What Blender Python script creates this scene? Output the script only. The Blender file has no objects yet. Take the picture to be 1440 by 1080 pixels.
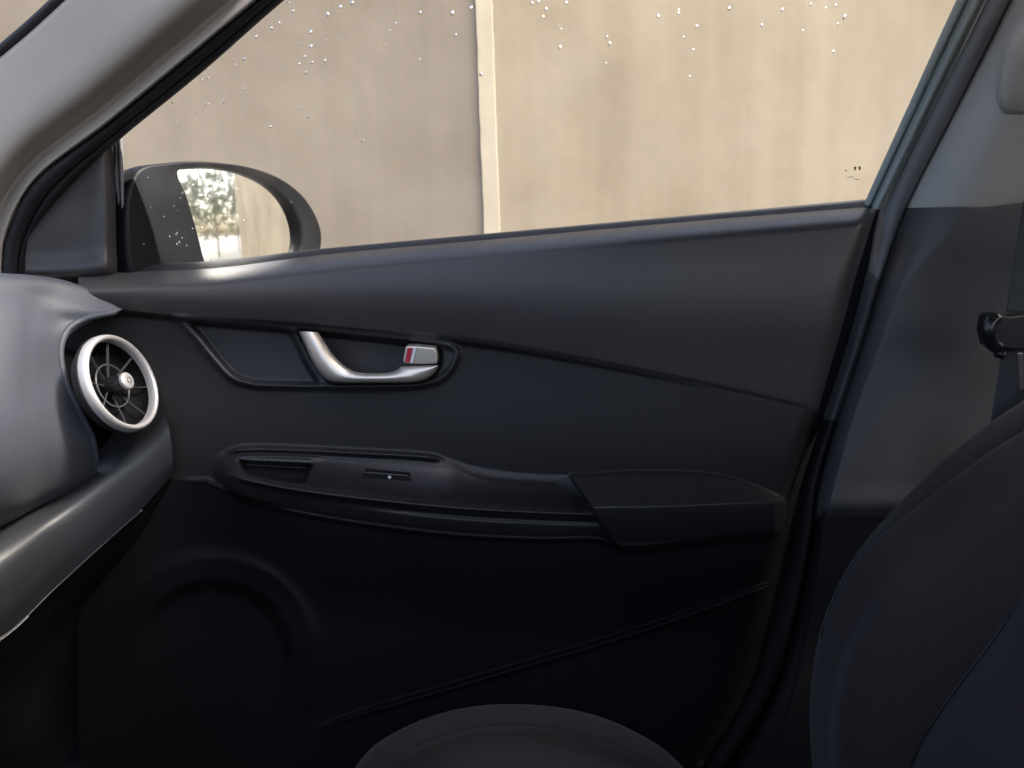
import bpy, math, random
import numpy as np
from mathutils import Matrix, Vector

# ------------------------------------------------------------------ camera
sc = bpy.context.scene
C = sc.collection
F = 1090.0                                   # focal length in pixels of the 1440 px wide picture
PITCH, ROLL = math.radians(11), math.radians(2)
fw = np.array([0, math.cos(PITCH), -math.sin(PITCH)])
up0 = np.array([0, math.sin(PITCH), math.cos(PITCH)])
rt0 = np.array([1.0, 0, 0])
RT = math.cos(ROLL) * rt0 - math.sin(ROLL) * up0
UP = math.sin(ROLL) * rt0 + math.cos(ROLL) * up0
cam_d = bpy.data.cameras.new('camera')
cam = bpy.data.objects.new('camera', cam_d)
C.objects.link(cam)
cam_d.sensor_width = 36.0
cam_d.lens = 36.0 * F / 1440.0
cam_d.clip_start = 0.01
cam_d.clip_end = 500
cam.matrix_world = Matrix([[RT[0], UP[0], -fw[0], 0], [RT[1], UP[1], -fw[1], 0], [RT[2], UP[2], -fw[2], 0], [0, 0, 0, 1]])
sc.camera = cam
cam_d.dof.use_dof = True
cam_d.dof.focus_distance = 1.0
cam_d.dof.aperture_fstop = 6.5

# ------------------------------------------------------------------ light
SUN_TO = Vector((0.72, -0.16, 0.78)).normalized()     # direction towards the sun
sun_el = math.asin(SUN_TO.z)
sun_az = math.atan2(SUN_TO.x, SUN_TO.y)
w = bpy.data.worlds.new('World')
sc.world = w
w.use_nodes = True
nt = w.node_tree
sky = nt.nodes.new('ShaderNodeTexSky')
sky.sky_type = 'NISHITA'
sky.sun_disc = False
sky.sun_elevation = sun_el
sky.sun_rotation = sun_az
sky.air_density = 0.7
sky.dust_density = 5.0
sky.ozone_density = 0.2
nt.links.new(sky.outputs[0], nt.nodes['Background'].inputs[0])
nt.nodes['Background'].inputs[1].default_value = 0.15
sl = bpy.data.lights.new('sun', 'SUN')
sl.energy = 1.5
sl.angle = math.radians(10)
sl.color = (1.0, 0.94, 0.84)
so = bpy.data.objects.new('sun', sl)
C.objects.link(so)
so.rotation_euler = SUN_TO.to_track_quat('Z', 'Y').to_euler()
sc.view_settings.view_transform = 'Standard'
sc.view_settings.look = 'None'
sc.view_settings.gamma = 1
sc.view_settings.use_curve_mapping = False
sc.view_settings.exposure = 1.9
sc.render.engine = 'CYCLES'
sc.cycles.use_denoising = True
sc.cycles.max_bounces = 10
sc.cycles.diffuse_bounces = 5
sc.cycles.glossy_bounces = 5
sc.cycles.transparent_max_bounces = 16
sc.cycles.sample_clamp_indirect = 8
sc.cycles.caustics_reflective = False
sc.cycles.caustics_refractive = False

rng = np.random.default_rng(7)
random.seed(7)

# ------------------------------------------------------------------ helpers
def rays(x, y):
    x = np.asarray(x, float); y = np.asarray(y, float)
    d = fw + ((x - 720) / F)[..., None] * RT + ((540 - y) / F)[..., None] * UP
    return d / d[..., 1:2]

def P(x, y, Y):
    return rays(x, y) * np.asarray(Y, float)[..., None]

def pt(x, y, Y):
    return P(np.array(x), np.array(y), np.array(Y))

def catmull(pts, n, closed=False):
    """resample a polyline smoothly to n points (chord length spacing)"""
    p = np.asarray(pts, float)
    if closed:
        p = np.vstack([p, p[:1]])
    m = len(p)
    if m == 2:
        t = np.linspace(0, 1, n)[:, None]
        return p[0] * (1 - t) + p[1] * t
    d = np.linalg.norm(np.diff(p, axis=0), axis=1) ** 0.5 + 1e-9
    k = np.concatenate([[0], np.cumsum(d)])
    tan = np.zeros_like(p)
    for i in range(m):
        if closed:
            a, b = (i - 1 if i > 0 else m - 2), (i + 1 if i < m - 1 else 1)
            da = d[i - 1] if i > 0 else d[-1]
            db = d[i] if i < m - 1 else d[0]
        else:
            a, b = max(i - 1, 0), min(i + 1, m - 1)
            da = d[i - 1] if i > 0 else 0
            db = d[i] if i < m - 1 else 0
        if da > 0 and db > 0:
            sa = (p[i] - p[a]) / da; sb = (p[b] - p[i]) / db
            tan[i] = (sa * db + sb * da) / (da + db)
        elif db > 0:
            tan[i] = (p[b] - p[i]) / db
        else:
            tan[i] = (p[i] - p[a]) / da
    dense = []
    for i in range(m - 1):
        s = np.linspace(0, 1, 24, endpoint=False)[:, None]
        h = d[i]
        dense.append((2*s**3 - 3*s**2 + 1) * p[i] + (s**3 - 2*s**2 + s) * h * tan[i] + (-2*s**3 + 3*s**2) * p[i+1] + (s**3 - s**2) * h * tan[i+1])
    dense = np.vstack(dense + [p[-1:]])
    L = np.concatenate([[0], np.cumsum(np.linalg.norm(np.diff(dense, axis=0), axis=1))])
    if closed:
        q = np.linspace(0, L[-1], n, endpoint=False)
    else:
        q = np.linspace(0, L[-1], n)
    return np.stack([np.interp(q, L, dense[:, c]) for c in range(p.shape[1])], 1)

def spline_param(pts, n):
    """smooth curve through the points, evenly spaced per control point (keeps rows aligned)"""
    p = np.asarray(pts, float)
    m = len(p)
    if m == 2:
        t = np.linspace(0, 1, n).reshape((-1,) + (1,) * (p.ndim - 1))
        return p[0] * (1 - t) + p[1] * t
    tan = np.zeros_like(p)
    tan[1:-1] = (p[2:] - p[:-2]) / 2
    tan[0] = p[1] - p[0]; tan[-1] = p[-1] - p[-2]
    u = np.linspace(0, m - 1, n)
    i = np.minimum(u.astype(int), m - 2)
    s = (u - i).reshape((-1,) + (1,) * (p.ndim - 1))
    return (2*s**3 - 3*s**2 + 1) * p[i] + (s**3 - 2*s**2 + s) * tan[i] + (-2*s**3 + 3*s**2) * p[i+1] + (s**3 - s**2) * tan[i+1]

def curve_y(pts):
    p = catmull(pts, 400)
    o = np.argsort(p[:, 0])
    xs, ys = p[o, 0], p[o, 1]
    return lambda x: np.interp(x, xs, ys)

def link_mesh(name, verts, faces, mat=None, parent=None, smooth=True):
    me = bpy.data.meshes.new(name)
    verts = np.asarray(verts, float).reshape(-1, 3)
    if isinstance(faces, np.ndarray):
        k = faces.shape[1]; nf = len(faces)
        me.vertices.add(len(verts)); me.vertices.foreach_set('co', verts.ravel())
        me.loops.add(nf * k); me.loops.foreach_set('vertex_index', faces.ravel().astype(np.int32))
        me.polygons.add(nf); me.polygons.foreach_set('loop_start', np.arange(0, nf * k, k, dtype=np.int32))
        me.update(calc_edges=True); me.validate()
    else:
        me.from_pydata([tuple(v) for v in verts], [], [list(f) for f in faces])
        me.update()
    me.polygons.foreach_set('use_smooth', [smooth] * len(me.polygons))
    o = bpy.data.objects.new(name, me)
    C.objects.link(o)
    if mat: me.materials.append(mat)
    if parent is not None:
        o.parent = parent
        o.matrix_parent_inverse = root_inv(parent)
    return o

def root_inv(p):
    m = p.matrix_basis.copy()
    q = p
    if p.parent is not None:
        m = p.parent.matrix_basis @ p.matrix_parent_inverse @ p.matrix_basis if p.parent.parent is None else m
    return m.inverted()

def grid_faces(r, c, closed=False):
    i = np.arange(r - 1)[:, None]
    j = np.arange(c if closed else c - 1)[None, :]
    j2 = (j + 1) % c
    return np.stack([i * c + j, i * c + j2, (i + 1) * c + j2, (i + 1) * c + j], -1).reshape(-1, 4)

def net(name, rows, nr, ncol, mat, parent=None, thick=0.0, world=False, offset=0.0):
    """smooth surface through a control net; rows of (px, py, depth) or of world points"""
    a = np.array(rows, float)
    if not world:
        a = P(a[..., 0], a[..., 1], a[..., 2])
    a = spline_param(a, nr)
    a = spline_param(a.transpose(1, 0, 2), ncol).transpose(1, 0, 2)
    o = link_mesh(name, a.reshape(-1, 3), grid_faces(nr, ncol), mat, parent)
    if thick:
        m = o.modifiers.new('thickness', 'SOLIDIFY'); m.thickness = thick; m.offset = offset
    return o

def tube(name, pts, rad, mat, parent=None, n=60, seg=10, closed=False, flat=1.0, world=False):
    a = np.array(pts, float)
    if not world:
        a = P(a[:, 0], a[:, 1], a[:, 2])
    c = catmull(a, n, closed)
    if closed:
        t = np.roll(c, -1, 0) - np.roll(c, 1, 0)
    else:
        t = np.gradient(c, axis=0)
    t /= np.linalg.norm(t, axis=1, keepdims=True)
    ref = np.array([0, 1.0, 0])
    s = np.cross(t, ref); s /= np.linalg.norm(s, axis=1, keepdims=True) + 1e-9
    b = np.cross(s, t)
    ang = np.linspace(0, 2 * np.pi, seg, endpoint=False)
    r = np.full(n, rad) if np.isscalar(rad) else np.interp(np.linspace(0, 1, n), np.linspace(0, 1, len(rad)), rad)
    ring = c[:, None] + r[:, None, None] * (np.cos(ang)[None, :, None] * s[:, None] + flat * np.sin(ang)[None, :, None] * b[:, None])
    v = ring.reshape(-1, 3)
    f = grid_faces(n, seg, True)
    if closed:
        j = np.arange(seg); j2 = (j + 1) % seg
        f = np.vstack([f, np.stack([(n-1)*seg + j, (n-1)*seg + j2, j2, j], -1)])
        return link_mesh(name, v, f, mat, parent)
    faces = [list(q) for q in f] + [list(range(seg))[::-1], [(n-1)*seg + k for k in range(seg)]]
    return link_mesh(name, v, faces, mat, parent)

def box(name, lo, hi, mat, parent=None, bevel=0.0):
    x0, y0, z0 = lo; x1, y1, z1 = hi
    v = [(x0,y0,z0),(x1,y0,z0),(x1,y1,z0),(x0,y1,z0),(x0,y0,z1),(x1,y0,z1),(x1,y1,z1),(x0,y1,z1)]
    f = [(0,3,2,1),(4,5,6,7),(0,1,5,4),(1,2,6,5),(2,3,7,6),(3,0,4,7)]
    o = link_mesh(name, v, f, mat, parent, smooth=False)
    if bevel:
        m = o.modifiers.new('bevel', 'BEVEL'); m.width = bevel; m.segments = 3
        o.data.polygons.foreach_set('use_smooth', [True] * len(o.data.polygons))
    return o

def prism(name, poly, Y, depth, mat, parent=None, bevel=0.0, smooth=False):
    """outline in picture pixels at depth Y, extruded away from the camera"""
    p = np.array(poly, float)
    a = P(p[:, 0], p[:, 1], np.full(len(p), Y))
    b = a + np.array([0, depth, 0])
    n = len(p)
    f = [list(range(n))] + [[i, i + n, (i + 1) % n + n, (i + 1) % n] for i in range(n)] + [[2*n - 1 - i for i in range(n)]]
    o = link_mesh(name, np.vstack([a, b]), f, mat, parent, smooth=smooth)
    if bevel:
        m = o.modifiers.new('bevel', 'BEVEL'); m.width = bevel; m.segments = 3; m.limit_method = 'ANGLE'
        o.data.polygons.foreach_set('use_smooth', [True] * len(o.data.polygons))
        o.modifiers.new('wn', 'WEIGHTED_NORMAL')
    return o

def tag(o, label=None, cat=None, group=None, kind=None):
    if label: o['label'] = label
    if cat: o['category'] = cat
    if group: o['group'] = group
    if kind: o['kind'] = kind
    return o

def thing(name, loc, label, cat, group=None):
    o = bpy.data.objects.new(name, None)
    C.objects.link(o)
    o.location = loc
    o.matrix_basis = Matrix.Translation(Vector(loc))
    o.empty_display_size = 0.05
    return tag(o, label, cat, group)

# ------------------------------------------------------------------ materials
def mat_base(name):
    m = bpy.data.materials.new(name); m.use_nodes = True
    return m, m.node_tree.nodes, m.node_tree.links, m.node_tree.nodes['Principled BSDF']

def plastic(name, col, rough=0.55, grain=0.15, scale=520, spec=0.5, var=0.12, dust=0.0, sheen=0.0):
    m, N, L, b = mat_base(name)
    b.inputs['Specular IOR Level'].default_value = spec
    b.inputs['Sheen Weight'].default_value = sheen; b.inputs['Sheen Roughness'].default_value = 0.4
    tc = N.new('ShaderNodeTexCoord')
    no = N.new('ShaderNodeTexNoise'); no.inputs['Scale'].default_value = 7; no.inputs['Detail'].default_value = 5
    L.new(tc.outputs['Object'], no.inputs['Vector'])
    mx = N.new('ShaderNodeMix'); mx.data_type = 'RGBA'
    mx.inputs['A'].default_value = (*[c * (1 - var) for c in col], 1)
    mx.inputs['B'].default_value = (*[c * (1 + var) + dust for c in col], 1)
    L.new(no.outputs['Fac'], mx.inputs['Factor'])
    L.new(mx.outputs['Result'], b.inputs['Base Color'])
    mr = N.new('ShaderNodeMapRange'); mr.inputs['To Min'].default_value = rough - 0.05; mr.inputs['To Max'].default_value = rough + 0.07
    L.new(no.outputs['Fac'], mr.inputs['Value']); L.new(mr.outputs['Result'], b.inputs['Roughness'])
    n2 = N.new('ShaderNodeTexNoise'); n2.inputs['Scale'].default_value = 45; n2.inputs['Detail'].default_value = 6
    L.new(tc.outputs['Object'], n2.inputs['Vector'])
    ma = N.new('ShaderNodeMath'); ma.operation = 'MULTIPLY_ADD'; ma.inputs[1].default_value = 0.14
    L.new(n2.outputs['Fac'], ma.inputs[0]); L.new(mr.outputs['Result'], ma.inputs[2]); L.new(ma.outputs[0], b.inputs['Roughness'])
    mr.inputs['To Min'].default_value = max(rough - 0.13, 0.02); mr.inputs['To Max'].default_value = rough
    if grain:
        vo = N.new('ShaderNodeTexVoronoi'); vo.inputs['Scale'].default_value = scale
        L.new(tc.outputs['Object'], vo.inputs['Vector'])
        bp = N.new('ShaderNodeBump'); bp.inputs['Strength'].default_value = grain; bp.inputs['Distance'].default_value = 0.0006
        L.new(vo.outputs['Distance'], bp.inputs['Height']); L.new(bp.outputs['Normal'], b.inputs['Normal'])
    return m

def fabric(name, col, scale=700):
    m, N, L, b = mat_base(name)
    b.inputs['Roughness'].default_value = 0.9
    b.inputs['Specular IOR Level'].default_value = 0.2
    b.inputs['Sheen Weight'].default_value = 0.12
    b.inputs['Sheen Roughness'].default_value = 0.5
    tc = N.new('ShaderNodeTexCoord')
    wv = N.new('ShaderNodeTexNoise'); wv.inputs['Scale'].default_value = scale; wv.inputs['Detail'].default_value = 3
    L.new(tc.outputs['Object'], wv.inputs['Vector'])
    cr = N.new('ShaderNodeValToRGB')
    cr.color_ramp.elements[0].position = 0.3; cr.color_ramp.elements[0].color = (*[c * 0.6 for c in col], 1)
    cr.color_ramp.elements[1].position = 0.7; cr.color_ramp.elements[1].color = (*[c * 1.4 for c in col], 1)
    L.new(wv.outputs['Fac'], cr.inputs['Fac']); L.new(cr.outputs['Color'], b.inputs['Base Color'])
    bp = N.new('ShaderNodeBump'); bp.inputs['Strength'].default_value = 0.6; bp.inputs['Distance'].default_value = 0.001
    L.new(wv.outputs['Fac'], bp.inputs['Height']); L.new(bp.outputs['Normal'], b.inputs['Normal'])
    return m

def metal(name, col, rough, brush=False):
    m, N, L, b = mat_base(name)
    b.inputs['Base Color'].default_value = (*col, 1)
    b.inputs['Metallic'].default_value = 1.0
    b.inputs['Roughness'].default_value = rough
    tc = N.new('ShaderNodeTexCoord'); no = N.new('ShaderNodeTexNoise'); no.inputs['Scale'].default_value = 400
    L.new(tc.outputs['Object'], no.inputs['Vector'])
    mr = N.new('ShaderNodeMapRange'); mr.inputs['To Min'].default_value = max(rough - 0.05, 0); mr.inputs['To Max'].default_value = rough + 0.08
    L.new(no.outputs['Fac'], mr.inputs['Value']); L.new(mr.outputs['Result'], b.inputs['Roughness'])
    return m

def clear_pane(name, tint=(0.93, 0.95, 0.93), dirt=0.05):
    """thin automotive glass: clear with a Fresnel reflection and a little dried dirt"""
    m = bpy.data.materials.new(name); m.use_nodes = True
    N, L = m.node_tree.nodes, m.node_tree.links
    N.remove(N['Principled BSDF'])
    tr = N.new('ShaderNodeBsdfTransparent'); tr.inputs[0].default_value = (*tint, 1)
    gl = N.new('ShaderNodeBsdfGlossy'); gl.inputs['Roughness'].default_value = 0.02
    fr = N.new('ShaderNodeFresnel'); fr.inputs['IOR'].default_value = 1.45
    mx = N.new('ShaderNodeMixShader')
    L.new(fr.outputs[0], mx.inputs[0]); L.new(tr.outputs[0], mx.inputs[1]); L.new(gl.outputs[0], mx.inputs[2])
    df = N.new('ShaderNodeBsdfTranslucent'); df.inputs[0].default_value = (0.8, 0.76, 0.68, 1)
    d2 = N.new('ShaderNodeBsdfDiffuse'); d2.inputs[0].default_value = (0.7, 0.66, 0.6, 1)
    a2 = N.new('ShaderNodeAddShader')
    L.new(df.outputs[0], a2.inputs[0]); L.new(d2.outputs[0], a2.inputs[1])
    tc = N.new('ShaderNodeTexCoord'); no = N.new('ShaderNodeTexNoise'); no.inputs['Scale'].default_value = 9; no.inputs['Detail'].default_value = 8
    L.new(tc.outputs['Object'], no.inputs['Vector'])
    mr = N.new('ShaderNodeMapRange'); mr.inputs['From Min'].default_value = 0.4; mr.inputs['From Max'].default_value = 0.8
    mr.inputs['To Min'].default_value = 0; mr.inputs['To Max'].default_value = dirt
    L.new(no.outputs['Fac'], mr.inputs['Value'])
    m2 = N.new('ShaderNodeMixShader')
    L.new(mr.outputs['Result'], m2.inputs[0]); L.new(mx.outputs[0], m2.inputs[1]); L.new(a2.outputs[0], m2.inputs[2])
    L.new(m2.outputs[0], N['Material Output'].inputs[0])
    return m

def plaster(name, c0, c1, scale=1.3):
    m, N, L, b = mat_base(name)
    b.inputs['Roughness'].default_value = 0.9
    b.inputs['Specular IOR Level'].default_value = 0.15
    tc = N.new('ShaderNodeTexCoord')
    mp = N.new('ShaderNodeMapping'); mp.inputs['Scale'].default_value = (1.0, 1.0, 1.0)
    L.new(tc.outputs['Object'], mp.inputs['Vector'])
    n1 = N.new('ShaderNodeTexNoise'); n1.inputs['Scale'].default_value = scale; n1.inputs['Detail'].default_value = 9; n1.inputs['Roughness'].default_value = 0.62
    L.new(mp.outputs[0], n1.inputs['Vector'])
    mp2 = N.new('ShaderNodeMapping'); mp2.inputs['Scale'].default_value = (7.0, 7.0, 0.5)
    L.new(tc.outputs['Object'], mp2.inputs['Vector'])
    n2 = N.new('ShaderNodeTexNoise'); n2.inputs['Scale'].default_value = 1.6; n2.inputs['Detail'].default_value = 6
    L.new(mp2.outputs[0], n2.inputs['Vector'])
    ad = N.new('ShaderNodeMath'); ad.operation = 'MULTIPLY_ADD'; ad.inputs[1].default_value = 0.35
    L.new(n2.outputs['Fac'], ad.inputs[0]); L.new(n1.outputs['Fac'], ad.inputs[2])
    mr = N.new('ShaderNodeMapRange'); mr.inputs['From Min'].default_value = 0.52; mr.inputs['From Max'].default_value = 0.84
    L.new(ad.outputs[0], mr.inputs['Value'])
    mx = N.new('ShaderNodeMix'); mx.data_type = 'RGBA'
    mx.inputs['A'].default_value = (*c0, 1); mx.inputs['B'].default_value = (*c1, 1)
    L.new(mr.outputs['Result'], mx.inputs['Factor']); L.new(mx.outputs['Result'], b.inputs['Base Color'])
    n3 = N.new('ShaderNodeTexNoise'); n3.inputs['Scale'].default_value = 14; n3.inputs['Detail'].default_value = 8
    L.new(tc.outputs['Object'], n3.inputs['Vector'])
    bp = N.new('ShaderNodeBump'); bp.inputs['Strength'].default_value = 0.13; bp.inputs['Distance'].default_value = 0.01
    L.new(n3.outputs['Fac'], bp.inputs['Height']); L.new(bp.outputs['Normal'], b.inputs['Normal'])
    return m

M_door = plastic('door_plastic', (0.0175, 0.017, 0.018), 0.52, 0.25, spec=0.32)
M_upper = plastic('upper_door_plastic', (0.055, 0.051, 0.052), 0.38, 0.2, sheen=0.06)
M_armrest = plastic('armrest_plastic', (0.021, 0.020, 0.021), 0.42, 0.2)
M_low_shade = plastic('lower_door_plastic_shaded', (0.007, 0.0075, 0.009), 0.6, 0.25, spec=0.2)  # door plastic darkened to stand in for the shade low in the cabin
M_bezel = plastic('bezel_plastic', (0.024, 0.024, 0.027), 0.45, 0.15)
M_switch = plastic('switch_panel_black', (0.010, 0.010, 0.012), 0.32, 0.0)
M_dash = plastic('dash_plastic', (0.054, 0.061, 0.078), 0.54, 0.3, sheen=0.08)
M_dash_low = plastic('lower_dash_plastic', (0.030, 0.033, 0.039), 0.42, 0.2)
M_black = plastic('black_plastic', (0.010, 0.010, 0.012), 0.5, 0.1)
M_gloss = plastic('gloss_black', (0.010, 0.010, 0.012), 0.25, 0.0)
M_rubber = plastic('black_rubber', (0.018, 0.019, 0.024), 0.6, 0.1)
M_grey_rub = plastic('grey_glass_run', (0.50, 0.56, 0.55), 0.45, 0.05)
M_frame = plastic('door_frame_grey', (0.25, 0.245, 0.26), 0.5, 0.2)
M_pillar = plastic('pillar_trim_grey', (0.40, 0.375, 0.345), 0.75, 0.25, 700, 0.3, 0.04)
M_pillar_lit = plastic('pillar_trim_grey_lit', (0.66, 0.62, 0.57), 0.7, 0.25, 700, 0.3, 0.04)  # pillar grey made paler to make up for the weak light on it
M_blow = plastic('lower_pillar_plastic', (0.085, 0.082, 0.084), 0.5, 0.25, sheen=0.1)
M_seat = fabric('seat_fabric', (0.040, 0.031, 0.029), 900)
M_seat2 = fabric('seat_insert_fabric', (0.038, 0.031, 0.030), 900)
M_belt = fabric('belt_webbing', (0.075, 0.075, 0.075), 1400)
M_floor = fabric('floor_carpet', (0.02, 0.02, 0.022), 300)
M_lining = fabric('roof_lining', (0.62, 0.60, 0.56), 500)
M_silver = metal('satin_silver', (0.74, 0.69, 0.60), 0.34); M_silver.node_tree.nodes['Principled BSDF'].inputs['Metallic'].default_value = 0.7
M_chrome = metal('vent_silver', (0.70, 0.69, 0.69), 0.36); M_chrome.node_tree.nodes['Principled BSDF'].inputs['Metallic'].default_value = 0.6
M_steel = metal('latch_steel', (0.75, 0.75, 0.76), 0.2)
M_mirror = metal('mirror_silver', (0.84, 0.86, 0.87), 0.02)
M_red = plastic('red_mark', (0.50, 0.02, 0.04), 0.4, 0)
M_white = plastic('white_mark', (0.8, 0.82, 0.85), 0.4, 0)
M_paint = plastic('dark_blue_paint', (0.014, 0.018, 0.026), 0.15, 0)
M_mhouse = plastic('mirror_housing_plastic', (0.005, 0.006, 0.008), 0.42, 0.1, spec=0.22)
M_void = plastic('vent_black', (0.004, 0.004, 0.005), 0.7, 0, spec=0.1)
M_glass = clear_pane('side_glass')
M_wind = clear_pane('windshield_glass', (0.93, 0.95, 0.93), 0.02)
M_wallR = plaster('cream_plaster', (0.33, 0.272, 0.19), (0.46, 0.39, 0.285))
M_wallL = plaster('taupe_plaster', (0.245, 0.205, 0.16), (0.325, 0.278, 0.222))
M_strip = plaster('pale_corner_plaster', (0.50, 0.43, 0.32), (0.58, 0.51, 0.39), 5)
M_conc = plaster('concrete_ground', (0.28, 0.26, 0.23), (0.42, 0.40, 0.36), 1.0)

m, N, L, b = mat_base('water')
b.inputs['Roughness'].default_value = 0.0
b.inputs['IOR'].default_value = 1.33
b.inputs['Transmission Weight'].default_value = 1.0
M_water = m

# ------------------------------------------------------------------ the place outside
GZ = -1.15
box('ground', (-40, -40, GZ - 0.1), (60, 40, GZ), M_conc)
tag(bpy.data.objects['ground'], kind='structure')
YW = 2.55
xs = pt(686, 165, YW)[0]
wall = thing('building_wall', (xs, YW, GZ), 'tall rendered wall outside the car window, taupe on one side and cream on the other', 'wall')
def wallbox(name, x0, x1, y0, mat):
    o = box(name, (x0, y0, GZ), (x1, YW + 0.35, 1.15), mat, wall)
    return o
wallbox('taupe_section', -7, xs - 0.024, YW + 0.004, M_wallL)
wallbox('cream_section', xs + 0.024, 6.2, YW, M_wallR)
# the corner bead between them, slightly wavy
nv = 60
zz = np.linspace(GZ, 1.153, nv)
wob = np.convolve(rng.normal(size=nv + 8), np.ones(5) / 5, 'same')[4:-4] * 0.004
prof = [(-0.026, 0.035), (-0.026, 0.000), (-0.0245, -0.0025), (0.0245, -0.0025), (0.026, -0.001), (0.026, 0.03)]
v = np.array([[(xs + a + wob[i] * (1 if a < 0 else 0.5), YW + c, zz[i]) for (a, c) in prof] for i in range(nv)])
link_mesh('corner_strip', v.reshape(-1, 3), grid_faces(nv, len(prof)), M_strip, wall, smooth=False)

# ------------------------------------------------------------------ car body around the cabin
box('car_floor', (-1.2, -0.42, -0.84), (2.2, 1.05, -0.80), M_floor)
box('car_firewall', (-1.25, -0.42, -0.84), (-1.2, 1.05, -0.16), M_floor)
roofrows = [[(x, y, 0.43 - 0.10 * ((y - 0.27) / 0.62) ** 4 - 0.04 * max(0, (0.35 - x) / 0.3) ** 2) for y in np.linspace(-0.35, 0.86, 9)] for x in np.linspace(0.14, 2.2, 8)]
net('car_roof_lining', roofrows, 30, 40, M_lining, world=True, thick=0.03)
box('driver_side_body', (-1.2, -0.46, -0.84), (2.2, -0.42, 0.0), M_blow)
box('rear_bulkhead', (1.65, -0.42, -0.84), (1.7, 1.05, 0.12), M_seat)
box('rear_side_body', (0.62, 1.04, -0.84), (2.3, 1.12, 0.0), M_paint)
for nme in ('car_floor', 'car_firewall', 'car_roof_lining', 'driver_side_body', 'rear_bulkhead', 'rear_side_body'):
    tag(bpy.data.objects[nme], kind='structure')

# unseen centre console, put in to keep low light off the door
cons = box('center_console', (-0.75, 0.18, -0.80), (0.35, 0.36, -0.42), M_black, None, 0.03)
tag(cons, 'unseen black centre console box, added to block low light to the door', 'console')
M_leaf = plastic('tree_leaf', (0.22, 0.23, 0.13), 0.5, 0)
M_bark = plastic('tree_bark', (0.12, 0.09, 0.06), 0.9, 0)
tree_spots = ((9.5, 0.9, 3.6, 'made-up leafy tree closest to the flank of the car, added to fill the side mirror'), (12.5, 2.5, 4.6, 'made-up middle leafy tree of three behind the car, added to fill the side mirror'), (17.0, 4.6, 6.0, 'made-up tallest and farthest leafy tree, added to fill the side mirror'))
for (sx_, sy_, sh_, lab_) in tree_spots:  # invented trees, there only to fill the mirror's reflection
    sr_ = thing('mirror_fill_tree', (sx_, sy_, GZ), lab_, 'tree', 'made-up trees behind the car')
    lv, lf = [], []
    for k in range(750):
        q = rng.normal(size=3); q /= np.linalg.norm(q); q *= rng.uniform(0.35, 1.0) ** 0.5 * (1 + 0.3 * math.sin(5 * q[0]) * math.cos(4 * q[2]))
        c_ = np.array([sx_, sy_, GZ + sh_ * 0.58]) + q * np.array([0.55, 0.55, 0.45]) * sh_ * 0.8
        a_ = rng.normal(size=3); a_ /= np.linalg.norm(a_); b2 = np.cross(a_, rng.normal(size=3)); b2 /= np.linalg.norm(b2)
        l_ = 0.035 * sh_; i0 = len(lv)
        lv += [c_ - a_ * l_, c_ + b2 * l_ * 0.4, c_ + a_ * l_, c_ - b2 * l_ * 0.4]; lf.append([i0, i0 + 1, i0 + 2, i0 + 3])
    tag(link_mesh('crown', np.array(lv), lf, M_leaf, sr_), kind='stuff')
    tube('trunk', [(sx_, sy_, GZ), (sx_ + 0.04, sy_, GZ + sh_ * 0.3), (sx_, sy_ + 0.05, GZ + sh_ * 0.7)], [0.05, 0.035, 0.015], M_bark, sr_, 12, 8, world=True)

# ------------------------------------------------------------------ DOOR: moulded panel as one relief, split into its parts
door = thing('car_door', (0.0, 1.0, -0.78), 'dark grey plastic passenger door trim with silver handle below the side window', 'car door')

top_c = curve_y([(100, 386), (165, 381), (300, 375), (450, 357), (700, 334), (1000, 307), (1215, 289), (1250, 286)])
crease_c = curve_y([(90, 427), (170, 433), (250, 441), (400, 450), (560, 465), (700, 483), (850, 510), (1000, 541), (1140, 574), (1260, 604)])
XRp = np.array([(1234, 286), (1205, 380), (1180, 470), (1145, 590), (1112, 690), (1095, 760), (1070, 860), (1040, 960), (975, 1085), (960, 1110)], float)
BOT = 1105.0
XL = 110.0
nu, nvv = 570, 430
u = np.linspace(0, 1, nu)[None, :]
# denser rows where the mouldings are
vv = np.linspace(0, 1, nvv)[:, None]
yr = 286 + vv * (BOT - 286)
xr = np.interp(yr[:, 0], XRp[:, 1], XRp[:, 0])[:, None]
gx = XL + u * (xr - XL)
gy = top_c(gx) + vv * (BOT - top_c(gx))

def sstep(a, b_, x):
    t = np.clip((x - a) / (b_ - a), 0, 1)
    return t * t * (3 - 2 * t)

def sdf_poly(poly, x, y):
    p = np.asarray(poly, float); n = len(p)
    d = np.full(x.shape, 1e12); inside = np.zeros(x.shape, bool)
    for i in range(n):
        a, b_ = p[i], p[(i + 1) % n]
        e = b_ - a
        wx, wy = x - a[0], y - a[1]
        t = np.clip((wx * e[0] + wy * e[1]) / (e @ e + 1e-12), 0, 1)
        d = np.minimum(d, (wx - t * e[0]) ** 2 + (wy - t * e[1]) ** 2)
        c1 = (a[1] > y) != (b_[1] > y)
        xi = a[0] + (y - a[1]) * e[0] / (e[1] if abs(e[1]) > 1e-9 else 1e-9)
        inside ^= c1 & (x < xi)
    d = np.sqrt(d)
    return np.where(inside, -d, d)

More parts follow.
